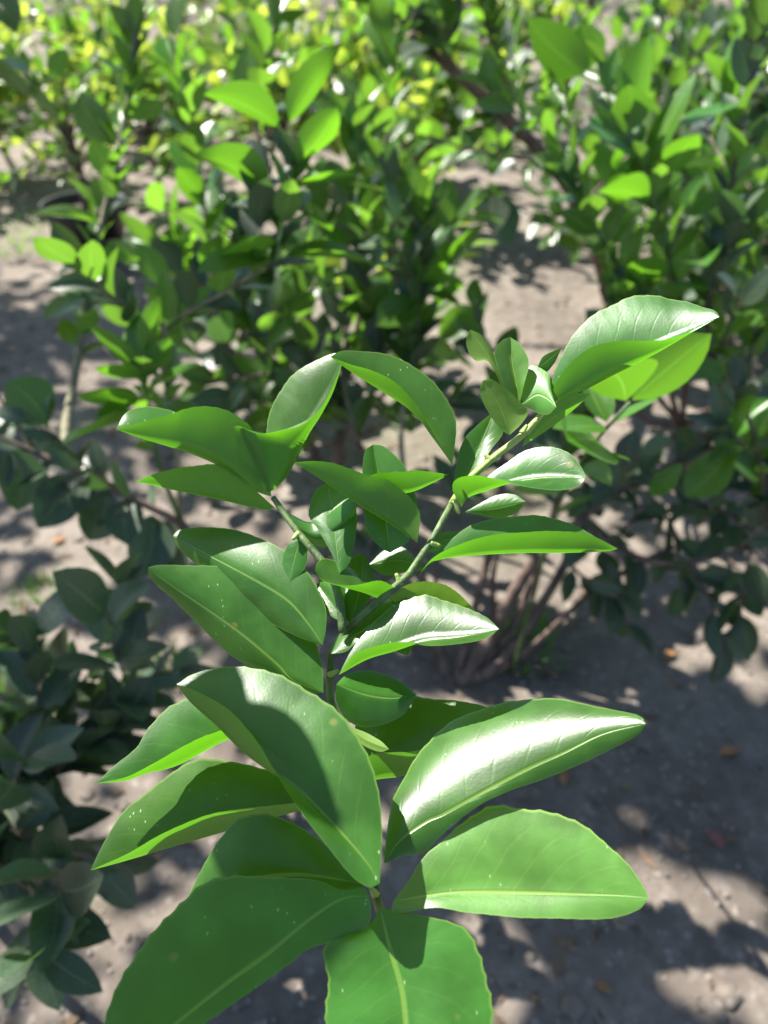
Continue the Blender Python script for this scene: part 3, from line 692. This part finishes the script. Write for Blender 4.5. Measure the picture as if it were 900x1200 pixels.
# leaning tree farther back
DENS = 1.25
rg = random.Random(44)
b = gpt(716, 352); B6 = empty('citrus_tree', b)
tag(B6, 'leaning citrus tree with a dark bare trunk rising to the upper left behind the bushes', 'tree')
obj('trunk', tube_mesh('trunk', [b, at(703, 300, 2.2), at(680, 245, 2.05), at(645, 190, 1.9), at(600, 145, 1.75), at(545, 95, 1.6), at(480, 40, 1.5)], .025, .009, n=40, sides=10, wob=.25), M_BARK, B6)
tt = dict(L=(.065, .095), mats=(M_MID, M_DARK, M_MID))
twig(B6, [(545,95,1.6),(510,50,1.5),(450,10,1.42),(400,-30,1.4)], .006, .003, M_BARK, rg, 18, **tt, sides=3)
twig(B6, [(600,145,1.75),(590,80,1.6),(570,30,1.5),(560,-20,1.45)], .006, .003, M_BARK, rg, 18, **tt, sides=3)
twig(B6, [(645,190,1.9),(660,120,1.8),(680,50,1.7),(700,-20,1.6)], .006, .003, M_BARK, rg, 16, **tt, sides=3)
twig(B6, [(680,245,2.05),(740,180,1.95),(790,110,1.9),(830,40,1.8)], .006, .003, M_BARK, rg, 18, **tt, sides=3)
twig(B6, [(645,190,1.9),(570,180,1.8),(500,160,1.7),(440,150,1.65)], .005, .0025, M_BARK, rg, 18, **tt, sides=3)
twig(B6, [(703,300,2.2),(640,260,2.0),(585,235,1.9)], .004, .002, M_BARK, rg, 9, **tt, sides=2, up=-.5)
twig(B6, [(703,300,2.2),(770,270,2.1),(850,240,2.0)], .004, .002, M_BARK, rg, 12, **tt, sides=3)
for bs, tp in (((575,225,1.9),(595,290,1.9)), ((568,225,1.9),(578,275,1.88)), ((580,222,1.9),(560,260,1.9))):
    bl(B6, bs, tp, (.1, -1, .2), 1, M_DARK, w=1.3)

# farther bushes: (ground x, y of foot, height, radius, leaf mats, label)
def round_bush(name, foot, H, rad, nsh, L, mats, label, cat, seed, group=None, z0=0.0, sl=8):
    rg = random.Random(seed); b = Vector(foot)
    root = empty(name, b); tag(root, label, cat, group)
    top = b + Vector((rg.uniform(-.05, .05), rg.uniform(-.05, .05), H * .45))
    obj('trunk', tube_mesh('trunk', [b, b.lerp(top, .5) + rdir(rg) * .02, top], .012, .008, wob=.2), M_BARK, root)
    for k in range(nsh):
        a = 2.4 * k + rg.uniform(-.4, .4); e = rg.uniform(-.25, 1.35)
        d = Vector((math.cos(a) * math.cos(e), math.sin(a) * math.cos(e), math.sin(e)))
        s = b.lerp(top, rg.uniform(.45, 1))
        q = s + Vector((d.x * rad, d.y * rad, d.z * H * .55)) * rg.uniform(.75, 1.05)
        W = [s, s.lerp(q, .5) + Vector((0, 0, .03)), q]
        obj('branch', tube_mesh('branch', W, .005, .0015, n=8, sides=5), M_BARK, root)
        leafy(root, [Vector(p) for p in crom(W, 14)], rg, sl, L, mats, .25, .3)
    return root
def pot(foot, r, h, label):
    root = empty('nursery_pot', foot); tag(root, label, 'pot', 'black nursery pots by the path')
    prof = [(r*.72, 0), (r*.74, .004), (r*.97, h-.03), (r*1.06, h-.028), (r*1.07, h), (r*.98, h), (r*.95, h-.04)]
    sg = 24; vs = []; fs = []
    for (rr, zz) in prof:
        for k in range(sg): vs.append((foot[0] + rr*math.cos(2*math.pi*k/sg), foot[1] + rr*math.sin(2*math.pi*k/sg), foot[2] + zz))
    for i in range(len(prof)-1):
        for k in range(sg): fs.append((i*sg+k, i*sg+(k+1)%sg, (i+1)*sg+(k+1)%sg, (i+1)*sg+k))
    fs.append(tuple(range(sg))[::-1])
    me = bpy.data.meshes.new('pot_wall'); me.from_pydata(vs, [], fs); obj('pot_wall', me, M_POT, root)
    vs = [(foot[0] + r*.955*math.cos(2*math.pi*k/sg), foot[1] + r*.955*math.sin(2*math.pi*k/sg), foot[2] + h - .035) for k in range(sg)] + [(foot[0], foot[1], foot[2] + h - .02)]
    me = bpy.data.meshes.new('soil'); me.from_pydata(vs, [], [(k, (k+1) % sg, sg) for k in range(sg)]); obj('soil', me, M_POTSOIL, root)
    return Vector(foot) + Vector((0, 0, h - .03))

p1 = pot(gpt(112, 300), .125, .17, 'black nursery pot at the left behind the tall thin stem')
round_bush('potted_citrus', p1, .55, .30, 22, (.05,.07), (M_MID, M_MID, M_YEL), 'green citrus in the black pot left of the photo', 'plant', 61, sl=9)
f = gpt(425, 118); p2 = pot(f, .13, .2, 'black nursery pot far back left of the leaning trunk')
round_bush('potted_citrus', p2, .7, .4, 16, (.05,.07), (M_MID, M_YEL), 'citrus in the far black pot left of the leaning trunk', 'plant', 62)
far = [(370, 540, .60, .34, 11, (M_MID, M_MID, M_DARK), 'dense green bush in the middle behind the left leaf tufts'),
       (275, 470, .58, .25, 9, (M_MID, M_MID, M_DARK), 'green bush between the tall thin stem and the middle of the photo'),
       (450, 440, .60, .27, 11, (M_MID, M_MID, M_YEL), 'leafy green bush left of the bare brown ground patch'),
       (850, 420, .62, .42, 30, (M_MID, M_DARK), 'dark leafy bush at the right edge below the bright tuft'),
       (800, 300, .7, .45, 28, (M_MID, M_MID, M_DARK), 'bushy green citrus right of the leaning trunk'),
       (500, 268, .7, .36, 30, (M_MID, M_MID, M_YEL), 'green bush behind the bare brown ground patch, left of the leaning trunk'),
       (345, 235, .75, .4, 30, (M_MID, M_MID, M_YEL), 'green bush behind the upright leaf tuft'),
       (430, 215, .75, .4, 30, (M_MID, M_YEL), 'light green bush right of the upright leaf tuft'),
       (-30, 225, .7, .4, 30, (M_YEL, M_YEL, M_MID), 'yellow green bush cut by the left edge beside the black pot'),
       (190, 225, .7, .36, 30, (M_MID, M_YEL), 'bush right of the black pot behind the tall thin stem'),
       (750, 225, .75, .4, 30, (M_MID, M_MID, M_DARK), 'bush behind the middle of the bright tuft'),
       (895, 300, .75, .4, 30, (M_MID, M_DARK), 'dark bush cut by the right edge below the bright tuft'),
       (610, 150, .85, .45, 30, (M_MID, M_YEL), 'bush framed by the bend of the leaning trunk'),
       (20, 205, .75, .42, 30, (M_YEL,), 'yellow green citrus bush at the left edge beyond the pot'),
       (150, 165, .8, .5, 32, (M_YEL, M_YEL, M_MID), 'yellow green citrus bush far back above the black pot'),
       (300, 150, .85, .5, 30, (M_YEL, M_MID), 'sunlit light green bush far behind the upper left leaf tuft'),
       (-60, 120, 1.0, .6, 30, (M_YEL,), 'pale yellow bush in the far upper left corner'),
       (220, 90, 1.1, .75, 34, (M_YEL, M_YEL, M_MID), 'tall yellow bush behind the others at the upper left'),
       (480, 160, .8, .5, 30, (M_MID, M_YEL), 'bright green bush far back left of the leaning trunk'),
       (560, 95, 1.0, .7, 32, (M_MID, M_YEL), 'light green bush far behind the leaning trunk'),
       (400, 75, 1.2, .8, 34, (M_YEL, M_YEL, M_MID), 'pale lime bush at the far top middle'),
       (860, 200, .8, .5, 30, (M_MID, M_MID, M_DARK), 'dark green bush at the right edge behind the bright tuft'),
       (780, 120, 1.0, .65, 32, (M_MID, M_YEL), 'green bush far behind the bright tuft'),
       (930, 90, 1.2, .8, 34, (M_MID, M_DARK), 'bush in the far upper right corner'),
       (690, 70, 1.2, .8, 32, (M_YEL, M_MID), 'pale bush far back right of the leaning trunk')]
for i, (x, y, H, rad, ns, mats, lab) in enumerate(far):
    round_bush('citrus_bush', gpt(x, y), H, rad, ns, (.08, .12), mats, lab, 'bush', 200 + i, sl=6.6)

# hedge that closes the view
def hedge():
    rg = random.Random(77); vs, fs, uvs = [], [], []
    for k in range(9000):
        x = rg.uniform(-11, 11); y = 9.5 + rg.uniform(-.8, 1.2); z = rg.uniform(.0, 2.4) * (1 + .25 * mn.noise(Vector((x, 0, 0))))
        d = rdir(rg) * rg.uniform(.06, .11); s = d.cross(rdir(rg)).normalized() * d.length * .28
        c = Vector((x, y, z)); i = len(vs)
        vs += [tuple(c - d), tuple(c + s), tuple(c + d), tuple(c - s)]; fs.append((i, i+1, i+2, i+3)); uvs += [0, .5, .5, 0, 1, .5, .5, 1]
    me = bpy.data.meshes.new('far_hedge'); me.from_pydata(vs, [], fs); ul = me.uv_layers.new(name='UVMap'); ul.data.foreach_set('uv', uvs)
    me.materials.append(M_MID); me.update()
    tag(obj('far_hedge', me, None, None, False), 'mass of far leaves closing the view behind the bushes', 'hedge', kind='stuff')
hedge()

# ------------------------------------------------------------------ the taller tree whose crown, above the view, dapples the ground
def shade_tree():
    rg = random.Random(55)
    b = Vector((-3.6, 3.0, 0)); root = empty('shade_tree', b)
    tag(root, 'tall citrus tree left of the view whose leafy crown shades the ground', 'tree')
    obj('trunk', tube_mesh('trunk', [b, b + Vector((.1, -.1, .9)), b + Vector((.35, -.25, 1.7)), b + Vector((.9, -.6, 2.5))], .09, .05, sides=12, wob=.2), M_BARK, root)
    for k in range(9):
        a = b + Vector((.35, -.25, 1.6)) ; e = Vector((rg.uniform(-3.6, -.6), rg.uniform(1.4, 4.2), rg.uniform(2.3, 2.9)))
        obj('limb', tube_mesh('limb', [a, a.lerp(e, .5) + Vector((0, 0, .15)), e], .03, .008, wob=.2), M_BARK, root)
    lit = [(Vector((0.02, .2, .74)), .17), (Vector((-.02, .3, .75)), .15), (at(600, 450, .36), .12), (at(330, 150, .75), .09), (at(170, 430, .77), .065), (at(118, 270, 1.0), .06), (at(145, 130, .98), .06), (at(770, 150, .95), .14), (gpt(570, 690), .2), (gpt(650, 800), .10), (gpt(120, 640), .10), (gpt(760, 790), .06), (at(495, 310, 1.15), .1), (gpt(600, 350), .2)]
    vs, fs, uvs = [], [], []
    cl = []
    while len(cl) < 50:
        g = Vector((rg.uniform(-1.5, 1.6), rg.uniform(.25, 1.35), 0))
        h = rg.uniform(2.0, 3.0)
        cl.append((g + sun_dir * (h / sun_dir.z), rg.uniform(.12, .26)))
    while len(cl) < 82:
        g = Vector((rg.uniform(-1.5, -.45), rg.uniform(1.1, 2.3), 0)); h = rg.uniform(2.2, 3.2)
        cl.append((g + sun_dir * (h / sun_dir.z), rg.uniform(.12, .24)))
    while len(cl) < 104:
        g = Vector((rg.uniform(-.05, .7), rg.uniform(.18, .5), 0)); h = rg.uniform(2.0, 3.0)
        cl.append((g + sun_dir * (h / sun_dir.z), rg.uniform(.06, .13)))
    while len(cl) < 136:
        g = Vector((rg.uniform(.02, .75), rg.uniform(.28, .82), 0)); h = rg.uniform(2.0, 3.0)
        cl.append((g + sun_dir * (h / sun_dir.z), rg.uniform(.08, .17)))
    for c, rr in cl:
        for k in range(40):
            p = c + rdir(rg) * rr * rg.random() ** .4
            bad = False
            for q, rad in lit:
                v = p - q
                if (v - sun_dir * v.dot(sun_dir)).length < rad: bad = True; break
            if bad: continue
            d = rdir(rg) * rg.uniform(.035, .05); s = d.cross(rdir(rg)).normalized() * d.length * .55
            i = len(vs); vs += [tuple(p - d), tuple(p - d*.2 + s), tuple(p + d*.5 + s*.7), tuple(p + d), tuple(p + d*.5 - s*.7), tuple(p - d*.2 - s)]
            fs.append(tuple(range(i, i+6))); uvs += [0,.5, .4,0, .75,.1, 1,.5, .75,.9, .4,1]
    # added unseen twig left of the view, leaves set to shade the lowest whorl
    tg_ = [(250,1100,.24,.36), (195,1160,.235,.35), (330,1075,.245,.37), (190,1215,.23,.36), (330,1000,.27,.4), (280,1150,.235,.38)]
    Q = [at(x, y, z_) + sun_dir * t for x, y, z_, t in tg_]
    c0 = sum(Q, Vector()) / len(Q); top = Vector((-1.2, .9, 2.3))
    tw_ = [top, top.lerp(c0, .4) + Vector((0, 0, .25)), top.lerp(c0, .8) + Vector((0, 0, .12)), c0]
    obj('twig', tube_mesh('twig', tw_, .003, .0012, n=24), M_TWIG, root)
    for q in Q:
        d = (q - c0).normalized() if (q - c0).length > .004 else Vector((0, 0, -1))
        put_leaf(root, q - d * .032, d, sun_dir + rdir(rg) * .2, .065, M_MID, rg)
    d = (at(425, 1000, .25) - at(225, 845, .27)).normalized()      # one more added leaf, placed to shade the largest left leaf
    q = at(327, 939, .262) + sun_dir * .3
    put_leaf(root, q - d * .04, d, sun_dir, .08, M_MID, rg).scale.x *= .7
    me = bpy.data.meshes.new('crown'); me.from_pydata(vs, [], fs); ul = me.uv_layers.new(name='UVMap'); ul.data.foreach_set('uv', uvs)
    me.materials.append(M_MID); me.update()
    obj('crown', me, None, root, False)['kind'] = 'stuff'
shade_tree()

# ------------------------------------------------------------------ kerb and ledge
def bar(name, a, bb, wdt, h, mat, zoff=0.0, seg=10):
    a, bb = Vector(a), Vector(bb); d = (bb - a).normalized(); s = Vector((-d.y, d.x, 0)) * wdt / 2
    bm = bmesh.new()
    rows = []
    for i in range(seg + 1):
        p = a.lerp(bb, i / seg); q = []
        for sx, zz in ((-1, -.03), (-1, h), (1, h), (1, -.03)):
            j = Vector((mn.noise(p * 3 + Vector((sx, zz, 0))) * .008, mn.noise(p * 3.3) * .008, mn.noise(p * 4 + Vector((0, sx, 1))) * .006))
            q.append(bm.verts.new(Vector((p.x, p.y, zoff)) + s * sx + Vector((0, 0, zz)) + j))
        rows.append(q)
    for i in range(seg):
        for k in range(3): bm.faces.new((rows[i][k], rows[i][k+1], rows[i+1][k+1], rows[i+1][k]))
    bm.faces.new(rows[0]); bm.faces.new(rows[-1][::-1])
    bmesh.ops.recalc_face_normals(bm, faces=bm.faces)
    bmesh.ops.bevel(bm, geom=[e for e in bm.edges], offset=.006, segments=1, affect='EDGES') if False else None
    me = bpy.data.meshes.new(name); bm.to_mesh(me); bm.free()
    return obj(name, me, mat, None, False)
tag(bar('concrete_ledge', gpt(120, 163), gpt(240, 160), .25, .06, M_KERB), 'pale concrete ledge far back at the upper left between yellow bushes', 'ledge')

# ------------------------------------------------------------------ grass tufts, fallen leaves, pebbles
def tuft(p, n, hgt, rad, label, seed):
    rg = random.Random(seed); vs, fs, uvs = [], [], []
    for k in range(n):
        a = rg.uniform(0, 6.28); r = rad * math.sqrt(rg.random())
        c = Vector((r * math.cos(a), r * math.sin(a), 0)); ln = hgt * rg.uniform(.5, 1); o = Vector((math.cos(a + rg.uniform(-1,1)), math.sin(a + rg.uniform(-1,1)), 0))
        s = Vector((-o.y, o.x, 0)) * rg.uniform(.0012, .0022)
        i = len(vs); pts = [c, c + o * ln * .15 + Vector((0, 0, ln * .55)), c + o * ln * .55 + Vector((0, 0, ln * .9))]
        vs += [tuple(pts[0]-s), tuple(pts[0]+s), tuple(pts[1]+s*.9), tuple(pts[1]-s*.9), tuple(pts[2])]
        fs += [(i, i+1, i+2, i+3), (i+3, i+2, i+4)]; uvs += [0,0, 0,1, .5,1, .5,0, .5,0, .5,1, 1,.5]
    me = bpy.data.meshes.new('grass_tuft'); me.from_pydata(vs, [], fs); ul = me.uv_layers.new(name='UVMap'); ul.data.foreach_set('uv', uvs)
    me.materials.append(M_GRASS); me.update()
    o = obj('grass_tuft', me, None, None, False); o.location = p
    tag(o, label, 'grass', 'grass tufts on the bare ground', )
for x, y, n_, hh, rr, lab in ((52, 700, 110, .035, .05, 'sparse grass tuft on the bare ground below the hanging dark leaves'), (12, 785, 160, .05, .05, 'thick grass tuft at the left edge above the low dark bush'),
                       (205, 790, 70, .05, .03, 'small bright grass tuft beside the big speckled leaf'), (30, 275, 200, .06, .25, 'wide thin patch of grass left of the black pot'), (620, 760, 100, .05, .06, 'mossy grass tuft at the foot of the brown stems')):
    tuft(gpt(x, y), n_, hh, rr, lab, int(x))
rg = random.Random(3)
for x, y, m_, L_, lab in ((790, 762, M_DRY, .03, 'orange dry leaf fallen under the right bush'), (846, 1000, M_RED, .03, 'reddish dry leaf fallen on the ground at the right'), (870, 880, M_DRY, .035, 'brown dry leaf lying at the right edge'),
                   (660, 905, M_DRY, .025, 'small tan dry leaf on the ground right of the glossy leaf'), (695, 1155, M_DRY, .02, 'tiny tan leaf on the ground at the lower right'), (60, 640, M_DRY, .03, 'dry leaf on the path below the dark branch')):
    rows = []
    for k in range(7):
        t = k / 6; wv = .24 * math.sin(math.pi * t) ** .8 + .004
        rows.append([(s * wv * L_, t * L_, L_ * (.06 + .25 * s * s * wv + .12 * math.sin(t * 3))) for s in (-1, -.5, 0, .5, 1)])
    me = leaf_mesh_from_rows('fallen_leaf', rows, 5, m_)
    o = obj('fallen_leaf', me); p = gpt(x, y); o.location = (p.x, p.y, gh(p.x, p.y) + .003); o.rotation_euler = (rg.uniform(-.2, .2), rg.uniform(-.2, .2), rg.uniform(0, 6.28))
    tag(o, lab, 'dry leaf', 'dry leaves fallen on the soil')
def pebbles():
    rg = random.Random(8); vs, fs = [], []
    bm = bmesh.new(); bmesh.ops.create_icosphere(bm, subdivisions=1, radius=1); V = [v.co.copy() for v in bm.verts]; Fc = [[v.index for v in f.verts] for f in bm.faces]; bm.free()
    for k in range(5500):
        y = .2 + 2.6 * rg.random() ** 1.5; x = rg.uniform(-.7, .7) * (.6 + y * .75); s = rg.choice((.0012, .0015, .002, .002, .003, .004))
        i = len(vs); m_ = Vector((rg.uniform(.7, 1.3), rg.uniform(.7, 1.3), rg.uniform(.45, .8))) * s; z = gh(x, y)
        for v in V:
            q = v * (1 + .25 * mn.noise(v * 1.7 + Vector((k, 0, 0)))); vs.append((x + q.x * m_.x, y + q.y * m_.y, z + m_.z * .25 + q.z * m_.z))
        fs += [tuple(i + a for a in f) for f in Fc]
    me = bpy.data.meshes.new('pebbles'); me.from_pydata(vs, [], fs); me.update()
    tag(obj('pebbles', me, plain('pebble_stone', (.20, .17, .145), .9, .5, 30)), 'loose small stones scattered over the bare soil', 'pebbles', kind='stuff')
pebbles()
def litter():
    rg = random.Random(18); vs, fs = [], []
    for k in range(1500):
        y = .2 + 2.6 * rg.random() ** 1.4; x = rg.uniform(-.7, .7) * (.6 + y * .8); L_ = rg.choice((.004, .006, .008, .012, .018)); a = rg.uniform(0, 6.28)
        d = Vector((math.cos(a), math.sin(a), rg.uniform(-.15, .25))) * L_; q = Vector((-math.sin(a), math.cos(a), rg.uniform(-.4, .4))) * L_ * rg.choice((.08, .25, .4))
        c = Vector((x, y, gh(x, y) + .002 + abs(d.z))); i = len(vs)
        vs += [tuple(c - d), tuple(c + q), tuple(c + d + Vector((0, 0, L_ * .2))), tuple(c - q)]; fs += [(i, i+1, i+3), (i+1, i+2, i+3)]
    me = bpy.data.meshes.new('leaf_litter'); me.from_pydata(vs, [], fs); me.update()
    tag(obj('leaf_litter', me, plain('litter', (.13, .085, .05), .85, .6, 12), None, False), 'crumbs of dry leaf and twig scattered on the soil', 'litter', kind='stuff')
    vs, fs = [], []
    bm = bmesh.new(); bmesh.ops.create_icosphere(bm, subdivisions=2, radius=1); V = [v.co.copy() for v in bm.verts]; Fc = [[v.index for v in f.verts] for f in bm.faces]; bm.free()
    for k in range(700):
        y = .2 + 2.4 * rg.random() ** 1.3; x = rg.uniform(-.7, .7) * (.6 + y * .75); s_ = rg.choice((.004, .005, .007, .010, .014)); i = len(vs); z = gh(x, y)
        for v in V:
            q = v * s_ * (1 + .45 * mn.noise(v * 1.6 + Vector((k * 3.1, 0, 0)))); vs.append((x + q.x, y + q.y, z + q.z * .55))
        fs += [tuple(i + a for a in f) for f in Fc]
    me = bpy.data.meshes.new('soil_clods'); me.from_pydata(vs, [], fs); me.update()
    tag(obj('soil_clods', me, M_GROUND), 'small clods of the same soil lying on the ground', 'clods', kind='stuff')
litter()
# thin dry twig across the upper left corner
o = obj('dry_twig', tube_mesh('dry_twig', [at(-20, 28, 1.3), at(30, 20, 1.3), at(75, 9, 1.3), at(135, 4, 1.3)], .0018, .0012), M_TWIG)
tag(o, 'thin dry brown twig crossing the upper left corner', 'twig')
print('objects', len(bpy.data.objects))
